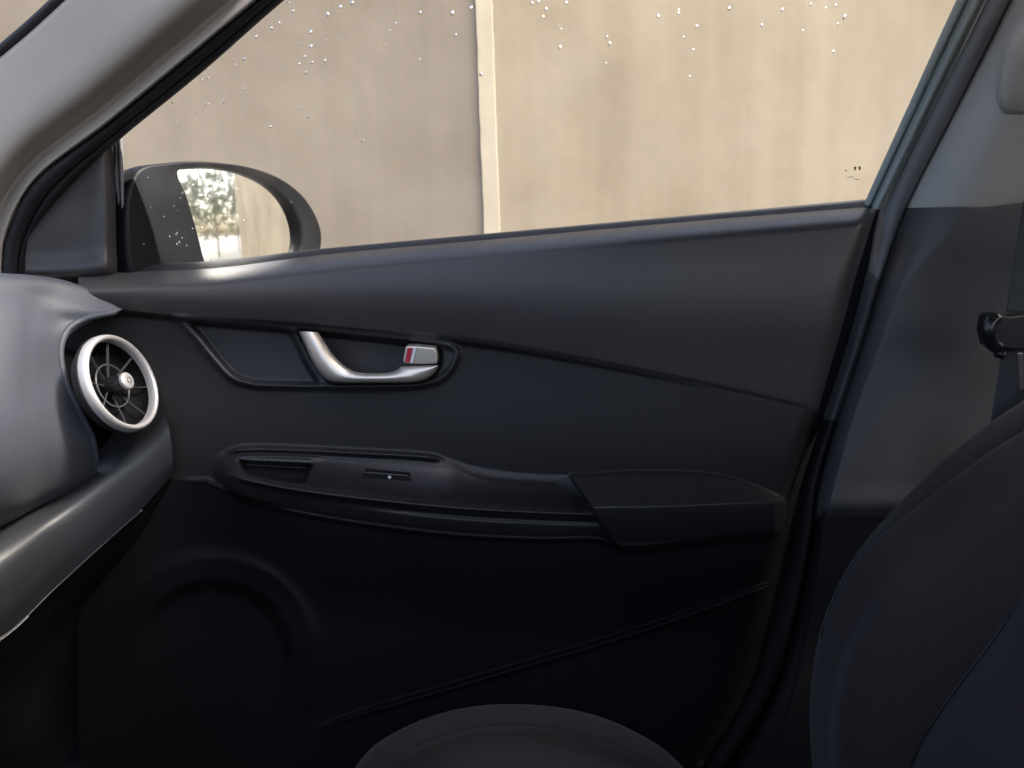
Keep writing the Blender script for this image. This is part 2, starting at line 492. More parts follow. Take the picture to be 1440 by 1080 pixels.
# outlines in the picture
BEZ = catmull([(240, 444), (300, 448), (400, 456), (520, 467), (600, 475), (640, 483), (648, 495), (640, 520), (622, 538), (590, 546), (500, 549), (420, 548), (350, 545), (322, 535), (296, 508), (268, 474), (250, 455)], 120, True)
POCK = catmull([(266, 453), (330, 456), (395, 461), (408, 464), (418, 478), (432, 508), (447, 532), (452, 541), (440, 543), (400, 542), (356, 540), (330, 530), (308, 508), (285, 478)], 100, True)
BOWL = catmull([(417, 463), (440, 463), (520, 472), (590, 480), (618, 485), (624, 500), (618, 522), (602, 537), (560, 541), (500, 541), (466, 541), (448, 524), (432, 497)], 100, True)
ARM = catmull([(302, 655), (306, 640), (322, 630), (345, 625), (500, 631), (622, 640), (660, 653), (720, 664), (803, 668), (900, 664), (1000, 668), (1060, 684), (1104, 705), (1110, 722), (1098, 745), (1000, 757), (888, 770), (866, 765), (850, 754), (760, 752), (650, 747), (500, 729), (400, 711), (340, 697), (312, 680)], 240, True)
T_c = curve_y([(290, 640), (322, 632), (345, 628), (500, 633), (622, 642), (660, 654), (720, 664), (803, 668), (900, 664), (1000, 668), (1060, 684), (1120, 710)])
K_c = curve_y([(290, 660), (330, 670), (400, 685), (500, 699), (650, 714), (760, 720), (850, 723), (900, 724)])
K2_c = curve_y([(780, 716), (840, 713), (950, 711), (1050, 706), (1120, 704)])
B_c = curve_y([(290, 672), (312, 682), (340, 698), (400, 712), (500, 730), (650, 748), (760, 753), (846, 754), (860, 761), (872, 768), (890, 770), (1000, 757), (1100, 745), (1200, 728)])
PK_c = curve_y([(100, 1040), (200, 1030), (300, 1046), (400, 1036), (470, 1012), (560, 985), (700, 944), (900, 884), (1060, 828), (1200, 775)])
SPK = (300, 925, 128)

def door_depth(x, y):
    Y = np.full(x.shape, 1.0)
    tp = top_c(x); cr = crease_c(x)
    s = y - tp
    # belt: rounded shoulder at the glass, gently crowned below
    Y -= 0.020 * (1 - sstep(-25, 25, y - cr) * 0)
    Y += 0.052 * np.clip(1 - s / 30.0, 0, 1) ** 2 + 0.02 * np.exp(-np.clip(s, 0, None) / 3.0)
    t = np.clip(s / np.maximum(cr - tp, 1), 0, 1)
    Y -= 0.014 * np.sin(np.pi * np.clip(t * 0.9, 0, 1))
    # crease: overhang strong near the dash, only a fine line towards the rear
    amp = np.interp(x, [150, 500, 800, 1000, 1140, 1200], [0.019, 0.016, 0.010, 0.005, 0.003, 0.002])
    wid = np.interp(x, [150, 500, 900, 1150], [13, 12, 9, 6])
    Y += amp * sstep(0, wid, y - cr)
    Y += 0.004 * np.exp(-((y - cr - 2) / 2.6) ** 2) * sstep(480, 760, x)
    # lower door leans inward
    Y -= 0.016 * sstep(480, 660, y)
    # handle surround
    db = sdf_poly(BEZ, x, y)
    Y -= 0.004 * (1 - sstep(-4, 3, db))
    Y -= 0.0045 * np.exp(-((db + 6) / 4.0) ** 2)
    dp = sdf_poly(POCK, x, y)
    Y += 0.013 * (1 - sstep(-7, 0, dp))
    dw = sdf_poly(BOWL, x, y)
    Y += 0.030 * (1 - sstep(-9, 0, dw))
    # armrest
    Tt, K, Bb = T_c(x), K_c(x), B_c(x)
    lx = 803 + (y - 672) * 0.64
    blk = sstep(-3, 4, x - lx)
    endf = sstep(298, 340, x) * (1 - sstep(1085, 1122, x))
    a1 = np.clip((y - Tt) / np.maximum(K - Tt, 6), 0, 1)
    h1 = 0.064 * (0.55 * a1 + 0.45 * a1 ** 2)
    h1 = np.where(y > K, 0.064 - 0.012 * np.clip((y - K) / np.maximum(Bb - K, 8), 0, 1) ** 1.5, h1)
    h1 = h1 + 0.010 * np.exp(-((y - K - 1) / 4.5) ** 2) * sstep(310, 370, x)
    h1 -= 0.006 * np.exp(-((y - K - 11) / 4.5) ** 2) * sstep(420, 620, x)
    K2 = K2_c(x)
    a2 = np.clip((y - Tt) / np.maximum(K2 - Tt, 6), 0, 1)
    h2 = 0.014 + 0.072 * a2 ** 1.15
    h2 = np.where(y > K2, 0.086 - 0.022 * np.clip((y - K2) / 50.0, 0, 1) ** 1.7, h2)
    arm = h1 * (1 - blk) + h2 * blk
    ow = np.interp(x, [600, 680, 780, 800], [0, 16, 16, 0])
    onT = sstep(-2 - ow, 3 + ow, y - Tt)
    below = sstep(-2, 5, y - Bb)
    hl = 0.046 - 0.034 * sstep(0, 150, y - Bb)                # panel under the armrest
    hl = hl + 0.006 * np.exp(-((y - Bb - 5) / 3.5) ** 2)
    lowx = sstep(240, 420, x)
    up_ = arm * onT * endf
    Y -= up_ * (1 - below) + below * hl * lowx
    # lip over the switches
    lip = np.exp(-((y - Tt - 4) / 3.8) ** 2) * sstep(316, 335, x) * (1 - sstep(606, 626, x))
    Y -= 0.011 * lip
    lip2 = np.exp(-((y - Tt - 14) / 2.2) ** 2) * sstep(322, 332, x) * (1 - sstep(430, 460, x))
    Y -= 0.004 * lip2
    # pocket at the front end of the armrest
    pk = sdf_poly([(334, 647), (440, 652), (430, 679), (392, 678), (345, 668)], x, y)
    Y += 0.022 * (1 - sstep(-6, 1, pk))
    # map pocket: its wall stands proud with a rounded lip
    pc = PK_c(x)
    pz = y - pc
    fr = sstep(430, 560, x)
    Y -= 0.030 * sstep(-3, 4, pz) * fr + 0.006 * np.exp(-((pz - 4) / 4.5) ** 2) * fr
    # speaker: raised ring
    d = np.hypot((x - SPK[0]), (y - SPK[1]) * 1.02) - SPK[2]
    wdir = sstep(-0.7, 0.9, ((x - SPK[0]) * 0.55 - (y - SPK[1])) / 140.0)
    Y -= 0.010 * wdir * np.exp(-(np.clip(np.abs(d) - 12, 0, None) / 14.0) ** 2)
    Y += 0.006 * (1 - sstep(-34, -12, d)) * wdir
    return Y

gY = door_depth(gx, gy)
# rear edge rolls back into the shut gap
er = (xr - gx)
gY = gY + 0.045 * np.exp(-np.clip(er, 0, None) / 6.0)
V = P(gx, gy, gY)
du = np.gradient(V, axis=1); dv = np.gradient(V, axis=0)
NV = np.cross(dv, du); NV /= np.linalg.norm(NV, axis=2, keepdims=True) + 1e-12
if NV[200, 200, 1] > 0: NV = -NV
cx_ = 0.25 * (gx[:-1, :-1] + gx[1:, :-1] + gx[:-1, 1:] + gx[1:, 1:])
cy_ = 0.25 * (gy[:-1, :-1] + gy[1:, :-1] + gy[:-1, 1:] + gy[1:, 1:])
reg = np.zeros(cx_.shape, int)
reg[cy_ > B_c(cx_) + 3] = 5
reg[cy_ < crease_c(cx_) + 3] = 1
reg[sdf_poly(BEZ, cx_, cy_) < 2] = 2
reg[sdf_poly(ARM, cx_, cy_) < 1] = 3
SWP = catmull([(334, 646), (440, 649), (560, 655), (630, 660), (700, 672), (790, 681), (818, 700), (826, 715), (760, 713), (650, 706), (500, 691), (400, 677), (350, 667)], 120, True)
reg[sdf_poly(SWP, cx_, cy_) < 0] = 7
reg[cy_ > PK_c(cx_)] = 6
reg[np.hypot(cx_ - SPK[0], (cy_ - SPK[1]) * 1.02) < SPK[2] + 6] = 4
i = np.arange(nvv - 1)[:, None]; j = np.arange(nu - 1)[None, :]
allf = np.stack([i * nu + j, (i + 1) * nu + j, (i + 1) * nu + j + 1, i * nu + j + 1], -1)
Vf = V.reshape(-1, 3); Nf = NV.reshape(-1, 3)
for rid, nm, mt in ((0, 'middle_panel', M_door), (1, 'upper_trim', M_upper), (2, 'handle_surround', M_bezel), (3, 'armrest', M_armrest), (4, 'speaker_grille', M_low_shade), (5, 'lower_panel', M_low_shade), (6, 'map_pocket', M_low_shade), (7, 'switch_panel', M_switch)):
    f = allf[reg == rid]
    if len(f) == 0: continue
    us, inv = np.unique(f.ravel(), return_inverse=True)
    o = link_mesh(nm, Vf[us], inv.reshape(-1, 4), mt, door)
    o.data.normals_split_custom_set_from_vertices([tuple(q) for q in Nf[us]])
# outer skin of the door
box('outer_skin', (-0.75, 1.10, -0.84), (0.63, 1.13, -0.045), M_paint, door)

# ---- door handle
hU = [(447, 467), (457, 482), (467, 497), (478, 509), (490, 518.5), (503, 523.5), (525, 525), (547, 524), (559, 519.5), (566, 515), (590, 513.5), (614, 513)]
hL = [(420, 466), (428, 484), (436, 502), (446, 520), (461, 535), (485, 539), (515, 539), (550, 539), (580, 538), (598, 534), (610, 526), (617, 516)]
hm = [(-0.004, 0.018), (0.0, 0.0), (0.12, -0.007), (0.45, -0.012), (0.8, -0.010), (0.97, -0.002), (1.0, 0.022)]
rows = []
for k, (a, b_) in enumerate(zip(hU, hL)):
    lift = 0.975 - 0.010 * math.sin(math.pi * k / 11)
    rows.append([(a[0] + (b_[0] - a[0]) * t, a[1] + (b_[1] - a[1]) * t, lift + dy) for (t, dy) in hm])
handle = net('door_handle', rows, 80, 26, M_silver, door)
bp = prism('lock_lever', [(570.5, 487), (585, 487), (612, 489.5), (614.5, 497), (615, 511.5), (590, 512), (568, 511), (566.5, 507)], 0.964, 0.025, M_silver, handle, 0.0022)
prism('lock_mark', [(573.5, 489.5), (580, 489.5), (575.5, 510), (569.5, 510)], 0.9615, 0.002, M_red, handle)
prism('lock_edge', [(581.5, 488.5), (585.5, 488.5), (580.5, 511), (576.5, 511)], 0.9612, 0.002, M_white, handle, 0.0004)

# ---- window switch with its small white symbol
sw_y = door_depth(np.array([[552.0]]), np.array([[672.0]]))[0, 0]
prism('window_switch', [(512, 663), (575, 668), (580, 680), (572, 685), (515, 679), (508, 671)], sw_y - 0.003, 0.02, M_switch, door, 0.002)
prism('switch_mark', [(546.6, 668.4), (548.4, 668.5), (548.6, 670.4), (550.4, 670.6), (550.4, 672.0), (548.6, 672.0), (548.2, 674), (546.8, 673.9), (546.8, 671.9), (545.2, 671.7), (545.2, 670.4), (546.7, 670.4)], sw_y - 0.0038, 0.001, M_white, door)

# ---- window: frame, seals, glass, corner trim
def strip(name, A, B, prof, mat, parent, n=120, cols=18, thick=0.0):
    """A and B: (px, py, depth) edges with the same number of points; prof: (t, dY) across"""
    A = np.array(A, float); B = np.array(B, float)
    rows = [A * (1 - t) + B * t + np.array([0, 0, dy]) for (t, dy) in prof]
    return net(name, rows, cols, n, mat, parent, thick)

# black front frame of the window, from the dash up along the windshield pillar and over the top
fo = [(8, 440, 1.03), (4, 385, 1.02), (12, 325, 1.01), (52, 252, 0.99), (152, 173, 0.97), (258, 86, 0.935), (374, -10, 0.90), (480, -95, 0.875), (640, -165, 0.86), (900, -195, 0.85), (1200, -190, 0.85), (1440, -165, 0.86)]
fi = [(46, 440, 1.05), (38, 385, 1.04), (48, 335, 1.03), (85, 275, 1.01), (168, 197, 0.99), (284, 102, 0.955), (404, -3, 0.915), (505, -78, 0.89), (650, -140, 0.875), (900, -168, 0.865), (1200, -164, 0.865), (1420, -140, 0.875)]
strip('window_frame', fo, fi, [(-0.03, 0.02), (0.0, 0.0), (0.25, -0.008), (0.55, -0.004), (0.62, 0.004), (0.7, -0.002), (0.95, 0.004), (1.0, 0.03)], M_rubber, door, 160, 30)
# mirror corner trim
rows = [
    [(46, 290, 1.03), (80, 258, 1.02), (113, 228, 1.01), (142, 203, 1.0), (150, 197, 1.006), (156, 193, 1.02), (161, 190, 1.04)],
    [(40, 330, 1.025), (75, 318, 1.02), (112, 305, 1.012), (144, 292, 1.0), (153, 288, 1.008), (160, 287, 1.025), (164, 286, 1.045)],
    [(36, 360, 1.025), (75, 357, 1.022), (112, 352, 1.015), (144, 347, 1.002), (154, 345, 1.010), (162, 344, 1.027), (166, 344, 1.047)],
    [(36, 384, 1.02), (75, 385, 1.018), (112, 384, 1.012), (144, 381, 1.0), (155, 379, 1.008), (163, 376, 1.025), (167, 376, 1.045)],
    [(36, 400, 1.05), (75, 400, 1.05), (112, 398, 1.05), (144, 396, 1.05), (158, 394, 1.05), (166, 392, 1.05), (169, 391, 1.06)],
]
net('mirror_corner_trim', rows, 40, 60, M_upper, door)
# upright rubber at the front edge of the glass
strip('front_glass_seal', [(161, 196, 1.03), (164, 250, 1.035), (167, 315, 1.04), (170, 385, 1.045)], [(172, 190, 1.03), (174, 250, 1.035), (176, 315, 1.04), (178, 385, 1.045)], [(-0.1, 0.02), (0.0, 0.0), (0.3, 0.0), (0.38, 0.012), (0.45, -0.004), (0.75, -0.007), (1.0, 0.0), (1.05, 0.03)], M_frame, door, 30, 16)
# belt seal between glass and trim
strip('belt_seal', [(172, 372, 1.062), (300, 368, 1.062), (450, 351, 1.062), (700, 328, 1.062), (1000, 301, 1.062), (1222, 281, 1.062)], [(172, 384, 1.03), (300, 379, 1.03), (450, 362, 1.03), (700, 339, 1.03), (1000, 312, 1.03), (1226, 292, 1.03)], [(-0.1, 0.02), (0.0, 0.0), (0.3, -0.006), (1.0, 0.0)], M_rubber, door, 80, 10)
# rear glass run
g0 = [(1425, -160, 0.885), (1346, 0, 0.93), (1281, 142, 0.985), (1214, 290, 1.045)]
g1 = [(1462, -160, 0.875), (1386, 0, 0.92), (1316, 142, 0.975), (1240, 296, 1.03)]
strip('rear_glass_run', g0, g1, [(-0.03, 0.02), (0.0, 0.0), (0.12, -0.004), (0.28, -0.003), (0.34, 0.006), (0.42, 0.0), (0.6, -0.010), (0.78, -0.008), (0.88, 0.008), (1.0, 0.006)], M_grey_rub, door, 60, 40)

# side glass: leans inward at the top
def glassY(y):
    return np.interp(y, [-200, 0, 290, 420], [0.885, 0.945, 1.055, 1.075])
gl_top = [(160, 205), (290, 98), (405, -4), (505, -80), (650, -150), (900, -175), (1200, -172), (1425, -160)]
gl_bot = [(168, 400), (300, 392), (450, 372), (600, 356), (800, 337), (1000, 318), (1130, 306), (1222, 298)]
rows = []
for t in np.linspace(0, 1, 7):
    rows.append([(a[0] + (b_[0] - a[0]) * t, a[1] + (b_[1] - a[1]) * t, float(glassY(a[1] + (b_[1] - a[1]) * t))) for a, b_ in zip(gl_top, gl_bot)])
pane = net('window_glass', rows, 20, 40, M_glass, door)

# rain drops on the outside of the glass
def drops(name, spots, parent, Yf, nrm=None, mat=M_water):
    vs, fs = [], []
    nlat, nlon = 4, 10
    for (x, y, r) in spots:
        c = pt(x, y, float(Yf(y)) + 0.0006)
        ax = np.array([1.0, 0, 0]); az = np.array([0, -0.25, 0.97]); ay = np.array([0, 1.0, 0.25])
        if nrm is not None:
            ay = nrm; az = np.array([0, 0, 1.0]); ax = np.cross(az, ay); ax /= np.linalg.norm(ax); az = np.cross(ay, ax)
        st = random.uniform(0.85, 1.5)
        base = len(vs)
        ph = random.uniform(0, 6.28)
        for a in range(nlat):
            th = (math.pi / 2) * a / nlat
            for k in range(nlon):
                q = 2 * math.pi * k / nlon
                rr = r * math.cos(th) * (1 + 0.16 * math.sin(2 * q + ph) + 0.08 * math.sin(3 * q - ph))
                vs.append(c + ax * rr * math.cos(q) + az * rr * st * math.sin(q) + ay * r * 0.22 * math.sin(th))
        vs.append(c + ay * r * 0.22)
        for a in range(nlat - 1):
            for k in range(nlon):
                fs.append([base + a*nlon + k, base + a*nlon + (k+1) % nlon, base + (a+1)*nlon + (k+1) % nlon, base + (a+1)*nlon + k])
        for k in range(nlon):
            fs.append([base + (nlat-1)*nlon + k, base + (nlat-1)*nlon + (k+1) % nlon, base + nlat*nlon])
        fs.append([base + k for k in range(nlon)][::-1])
    o = link_mesh(name, np.array(vs), fs, mat, parent)
    return tag(o, kind='stuff')

sp = [(412, 16, 3.6), (406, 4, 3), (393, 32, 3), (382, 40, 3.4), (405, 25, 2), (360, 52, 3), (437, 45, 4.2), (437, 65, 4), (425, 62, 3), (428, 80, 3.4), (439, 88, 4), (430, 102, 3.6), (421, 90, 3), (457, 86, 3.4),
      (343, 83, 4.2), (305, 112, 2.6), (327, 110, 2), (344, 125, 2.4), (284, 111, 2.6), (292, 110, 2.2), (315, 143, 4), (289, 147, 2.6), (275, 158, 2.2), (243, 144, 3), (294, 146, 2), (251, 125, 2.2), (380, 178, 3), (434, 164, 4), (424, 152, 3), (510, 198, 4.2), (502, 190, 3),
      (495, 4, 4.6), (478, 10, 4), (590, 18, 4.6), (461, 21, 4.2), (636, 19, 5), (662, 12, 4.6), (556, 33, 4), (640, 49, 4), (548, 43, 3), (590, 83, 3), (676, 105, 4),
      (748, 5, 4), (757, 3, 3), (768, 14, 4.2), (764, 24, 3), (796, 4, 4.6), (787, 67, 5), (853, 52, 3.4), (857, 62, 5), (925, 23, 4.4), (954, 19, 3.4), (979, 37, 3.4), (974, 70, 3), (1025, 12, 4.4), (1071, 36, 4), (1187, 24, 4.2), (1178, 34, 3), (1175, 8, 3), (1172, 73, 3.4), (970, 108, 2.4), (1140, 6, 3), (1100, 14, 3)]
for k in range(30):
    x = random.uniform(250, 1180); y = random.uniform(0, 90) ** 1.0
    if y < 195 - (x - 172) * 0.85 + 12: continue
    sp.append((x, y, random.uniform(1.0, 2.2)))
for k in range(26):
    y = random.uniform(10, 190); x = 172 + (195 - y) * 1.18 + random.uniform(6, 60)
    sp.append((x, y, random.uniform(0.9, 1.9)))
drops('rain_drops', [(x, y, r * 0.00044) for (x, y, r) in sp], pane, glassY)
# etched maker's mark in the rear corner of the pane: two dots and faint lines
for (mx_, my_, ww, hh) in ((1202.5, 237, 1.6, 2.4), (1209, 236.6, 1.6, 2.4), (1190, 240, 1.8, 0.8), (1196, 249, 6, 0.45), (1205, 252, 5, 0.45)):
    yy = float(glassY(my_)) - 0.004
    prism('etched_mark', [(mx_ - ww, my_ - hh), (mx_ + ww, my_ - hh), (mx_ + ww * 0.5, my_ + hh), (mx_ - ww * 0.5, my_ + hh)], yy, 0.0004, M_black if hh > 1 else M_frame, pane)

# ---- side mirror outside the glass
ry = rays(np.array(345.0), np.array(300.0))
Mc = ry * 1.20
Mn = np.array([0.866, -0.50, 0.0]); Mn /= np.linalg.norm(Mn)
def on_mirror(p, off=0.0):
    p = np.asarray(p, float)
    d = rays(p[:, 0], p[:, 1])
    t = ((Mc + Mn * off) @ Mn) / (d @ Mn)
    return d * t[:, None]
GLs = catmull([(249, 241), (270, 236.5), (305, 237), (345, 246), (380, 263), (405, 288), (419, 318), (421, 345), (412, 364), (385, 380), (340, 390), (300, 392), (288, 372), (275, 325), (262, 280)], 96, True)
HOs = catmull([(192, 238), (235, 229), (275, 226.5), (315, 229), (355, 236), (395, 252), (425, 276), (444, 306), (451, 332), (446, 362), (425, 392), (385, 410), (330, 418), (270, 418), (215, 410), (185, 392), (176, 340), (178, 270)], 96, True)
G = on_mirror(GLs, -0.006); Hh = on_mirror(HOs)
Gc = G.mean(0); Hc = Hh.mean(0)
# align starting points of the two loops
st = np.argmin(np.linalg.norm(GLs - np.array([249, 241]), axis=1)); sh = np.argmin(np.linalg.norm(HOs - np.array([235, 229]), axis=1))
G = np.roll(G, -st, 0); Hh = np.roll(Hh, -sh, 0)
na = len(G)
loops = []
for (s_, off, base, c) in [(0.985, -0.012, G, Gc), (1.0, 0.0, G, Gc), (1.02, 0.004, G, Gc)]:
    loops.append(c + (base - c) * s_ + Mn * off)
loops.append(0.35 * Hh + 0.65 * loops[-1] - Mn * 0.002)
for (s_, off) in [(0.965, 0.004), (0.99, 0.003), (1.0, -0.004), (1.0, -0.02), (0.97, -0.05), (0.90, -0.075), (0.74, -0.10), (0.45, -0.115), (0.05, -0.12)]:
    loops.append(Hc + (Hh - Hc) * s_ + Mn * off)
LV = np.array(loops)
mir = link_mesh('side_mirror', LV.reshape(-1, 3), grid_faces(len(loops), na, True), M_mhouse, door)
tag(mir, 'dark wet side mirror housing outside the glass')
rv = []
nrr = 12
for k in range(nrr):
    s_ = (k + 0.02) / (nrr - 1) if k < nrr - 1 else 1.0
    q = Gc + (G - Gc) * min(s_, 1.0)
    rr = np.linalg.norm(q - Gc, axis=1)
    rv.append(q - Mn[None] * (rr ** 2 / (2 * 1.1))[:, None] - Mn * 0.002)
mg = link_mesh('mirror_glass', np.array(rv).reshape(-1, 3), grid_faces(nrr, na, True), M_mirror, mir)
box('mirror_arm', tuple(pt(176, 395, 1.10)), tuple(pt(230, 360, 1.16)), M_paint, mir, 0.008)
msp = []
for k in range(44):
    t = random.uniform(0, 1)
    if random.random() < 0.5:
        x, y = random.uniform(262, 415), random.uniform(245, 370)
    else:
        x, y = random.uniform(180, 290), random.uniform(238, 380)
    msp.append((x, y))
msp = np.array(msp)
ins = sdf_poly(HOs, msp[:, 0], msp[:, 1]) < -6
msp = msp[ins]
pw = on_mirror(msp, 0.002)
vs = [(x, y, random.uniform(0.0005, 0.0014)) for (x, y) in msp]
_pt = pt
def _mk(name, pts, rads, parent):
    vs, fs = [], []
    nl, nn = 3, 8
    ax = np.cross([0, 0, 1.0], Mn); ax /= np.linalg.norm(ax); az = np.cross(Mn, ax)
    for c, r in zip(pts, rads):
        b0 = len(vs)
        for a in range(nl):
            th = math.pi / 2 * a / nl
            for k in range(nn):
                q = 2 * math.pi * k / nn
                vs.append(c + (ax * math.cos(q) + az * math.sin(q) * 1.2) * r * math.cos(th) + Mn * r * 0.6 * math.sin(th))
        vs.append(c + Mn * r * 0.6)
        for a in range(nl - 1):
            for k in range(nn):
                fs.append([b0 + a*nn + k, b0 + a*nn + (k+1) % nn, b0 + (a+1)*nn + (k+1) % nn, b0 + (a+1)*nn + k])
        for k in range(nn):
            fs.append([b0 + (nl-1)*nn + k, b0 + (nl-1)*nn + (k+1) % nn, b0 + nl*nn])
        fs.append([b0 + k for k in range(nn)][::-1])
    return tag(link_mesh(name, np.array(vs), fs, M_water, parent), kind='stuff')
_mk('mirror_drops', pw, [q[2] for q in vs], mir)

# ------------------------------------------------------------------ windshield pillar
ap = thing('windshield_pillar', tuple(pt(0, 330, 0.97)), 'light grey trim of the slanting pillar beside the windshield', 'pillar')
we = [(-330, 470, 1.02), (-255, 350, 1.00), (-150, 235, 0.975), (-30, 110, 0.95), (48, 42, 0.925), (140, -42, 0.89), (250, -135, 0.86)]
de = [(5, 470, 1.04), (3, 385, 1.03), (10, 325, 1.015), (50, 252, 0.995), (151, 173, 0.965), (257, 86, 0.93), (373, -10, 0.895)]
de2 = de[:]
prof = [(-0.05, 0.03), (0.0, 0.0), (0.08, -0.010), (0.30, -0.024), (0.55, -0.036), (0.70, -0.032), (0.80, -0.010), (0.87, 0.006), (0.93, -0.004), (0.975, -0.012), (1.0, -0.004), (1.005, 0.03)]
strip('pillar_trim', we, de, prof, M_pillar, ap, 90, 90)
# ------------------------------------------------------------------ windshield
ws = thing('windshield', (-0.6, 0.2, -0.15), 'clear windshield with a dark edge beyond the light grey pillar', 'windshield')
seal = [(x - 6, y - 6, Y + 0.004) for (x, y, Y) in we]
tube('windshield_edge', seal, 0.0055, M_black, ws, 60, 8)
ec = P(*[np.array(c, float) for c in zip(*seal)])
far = ec.copy(); far[:, 1] = 0.55 - ec[:, 1]          # the other edge, mirrored about the car's centre line
rows = []
for t in np.linspace(0, 1, 5):
    q = ec * (1 - t) + far * t
    q[:, 0] -= 0.10 * 4 * t * (1 - t)
    rows.append(q)
net('windshield_glass', rows, 16, 24, M_wind, ws, world=True)
fe = far.copy()
tube('far_pillar', fe, 0.035, M_pillar, ws, 30, 12, world=True)

# ------------------------------------------------------------------ centre pillar
bpil = thing('center_pillar', tuple(pt(1300, 720, 1.0)), 'centre pillar trim behind the door, light grey above and dark grey below', 'pillar')
W1 = [(1470, -190, 0.875), (1386, 0, 0.92), (1312, 150, 0.975), (1241, 294, 1.035), (1221, 380, 1.04), (1194, 480, 1.04), (1158, 590, 1.035), (1129, 680, 1.03), (1110, 760, 1.03), (1084, 870, 1.02), (1050, 980, 1.01), (975, 1100, 1.0)]
W2 = [(1505, -190, 0.865), (1421, 0, 0.91), (1347, 150, 0.965), (1274, 294, 1.02), (1238, 395, 1.02), (1212, 482, 1.02), (1177, 590, 1.015), (1154, 672, 1.01), (1142, 750, 1.0), (1120, 860, 1.0), (1085, 975, 1.0), (1010, 1100, 0.99)]
strip('door_opening_seal', W1[:5], W2[:5], [(-0.10, 0.035), (0.0, 0.012), (0.06, 0.0), (0.3, -0.006), (0.6, -0.007), (0.88, 0.0), (0.97, 0.012), (1.02, 0.03)], M_frame, bpil, 80, 30)
strip('middle_opening_seal', W1[4:7], W2[4:7], [(-0.10, 0.035), (0.0, 0.012), (0.06, 0.0), (0.3, -0.006), (0.6, -0.007), (0.88, 0.0), (0.97, 0.012), (1.02, 0.03)], M_blow, bpil, 40, 30)
strip('lower_opening_seal', W1[6:], W2[6:], [(-0.10, 0.035), (0.0, 0.012), (0.06, 0.0), (0.3, -0.006), (0.6, -0.007), (0.88, 0.0), (0.97, 0.012), (1.02, 0.03)], M_door, bpil, 120, 30)
ge0 = [(x - 26, y, 1.075) for (x, y) in XRp]; ge1 = [(np.interp(y, [p_[1] for p_ in W1], [p_[0] for p_ in W1]) + 8, y, 1.070) for (x, y) in XRp]
strip('shut_face', ge0, ge1, [(0, 0), (0.5, 0.0), (1.0, 0)], M_rubber, door, 40, 6)
def brow(y, x0, Y0, fl, dep, jag=0.0):
    """one cross section of the pillar trim: front flange then the face towards the cabin"""
    return [(x0 - 5, y, Y0 + 0.03), (x0 + 2, y, Y0 + 0.006), (x0 + fl * 0.35, y - jag * 0.3, Y0 - dep * 0.40), (x0 + fl * 0.75, y - jag * 0.8, Y0 - dep * 0.78), (x0 + fl * 1.12, y - jag, Y0 - dep * 0.96), (x0 + fl * 1.6, y - jag * 1.6, Y0 - dep - 0.001), (x0 + 200, y - 10 * (jag > 0), Y0 - dep - 0.003), (x0 + 330, y - 14 * (jag > 0), Y0 - dep)]
ub = [brow(-190, 1507, 0.865, 62, 0.050), brow(-60, 1449, 0.895, 62, 0.050), brow(60, 1393, 0.93, 64, 0.050), brow(170, 1338, 0.968, 66, 0.050), brow(250, 1297, 1.0, 68, 0.050), brow(289.5, 1277, 1.018, 70, 0.050, 0.6), brow(291, 1276, 1.023, 70, 0.050, 0.6), brow(300, 1272, 1.026, 66, 0.050, 0.6)]
net('upper_pillar_trim', ub, 60, 60, M_pillar_lit, bpil)
lb = [brow(292.3, 1275.8, 1.0195, 68, 0.052, 0.6), brow(297, 1273.8, 1.0185, 67, 0.0525, 0.6), brow(340, 1258, 1.022, 52, 0.052), brow(395, 1240, 1.022, 34, 0.045), brow(482, 1214, 1.022, 26, 0.040), brow(590, 1179, 1.017, 22, 0.036), brow(672, 1156, 1.012, 22, 0.036), brow(712, 1148, 1.008, 20, 0.036), brow(722, 1147, 1.01, 18, 0.026), brow(728, 1146, 1.012, 18, 0.006)]
net('lower_pillar_trim', lb, 120, 60, M_blow, bpil)
sb = [brow(722, 1146, 1.02, 16, 0.02), brow(800, 1131, 1.015, 20, 0.02), brow(900, 1108, 1.012, 24, 0.02), brow(1000, 1075, 1.0, 30, 0.02), brow(1100, 1012, 1.0, 40, 0.02)]
net('sill_trim', sb, 40, 40, M_door, bpil)
# belt height adjuster cover
ang = np.linspace(0, 2 * np.pi, 40, endpoint=False)
ring = []
for (s_, dy) in [(1.06, 0.012), (1.05, 0.002), (1.0, 0.0), (0.97, -0.004), (0.9, -0.008), (0.6, -0.011), (0.05, -0.012)]:
    cx0, cy0 = 1462, 88
    xx = cx0 + s_ * (52 * np.sign(np.cos(ang)) * np.abs(np.cos(ang)) ** 0.7) + (cy0 - (cy0 + s_ * 74 * np.sin(ang))) * 0.28
    yy = cy0 + s_ * 74 * np.sign(np.sin(ang)) * np.abs(np.sin(ang)) ** 0.75
    ring.append(P(xx, yy, np.interp(yy, [0, 170], [0.862, 0.918]) + dy))
link_mesh('belt_height_adjuster', np.array(ring).reshape(-1, 3), grid_faces(len(ring), 40, True), M_pillar_lit, bpil)

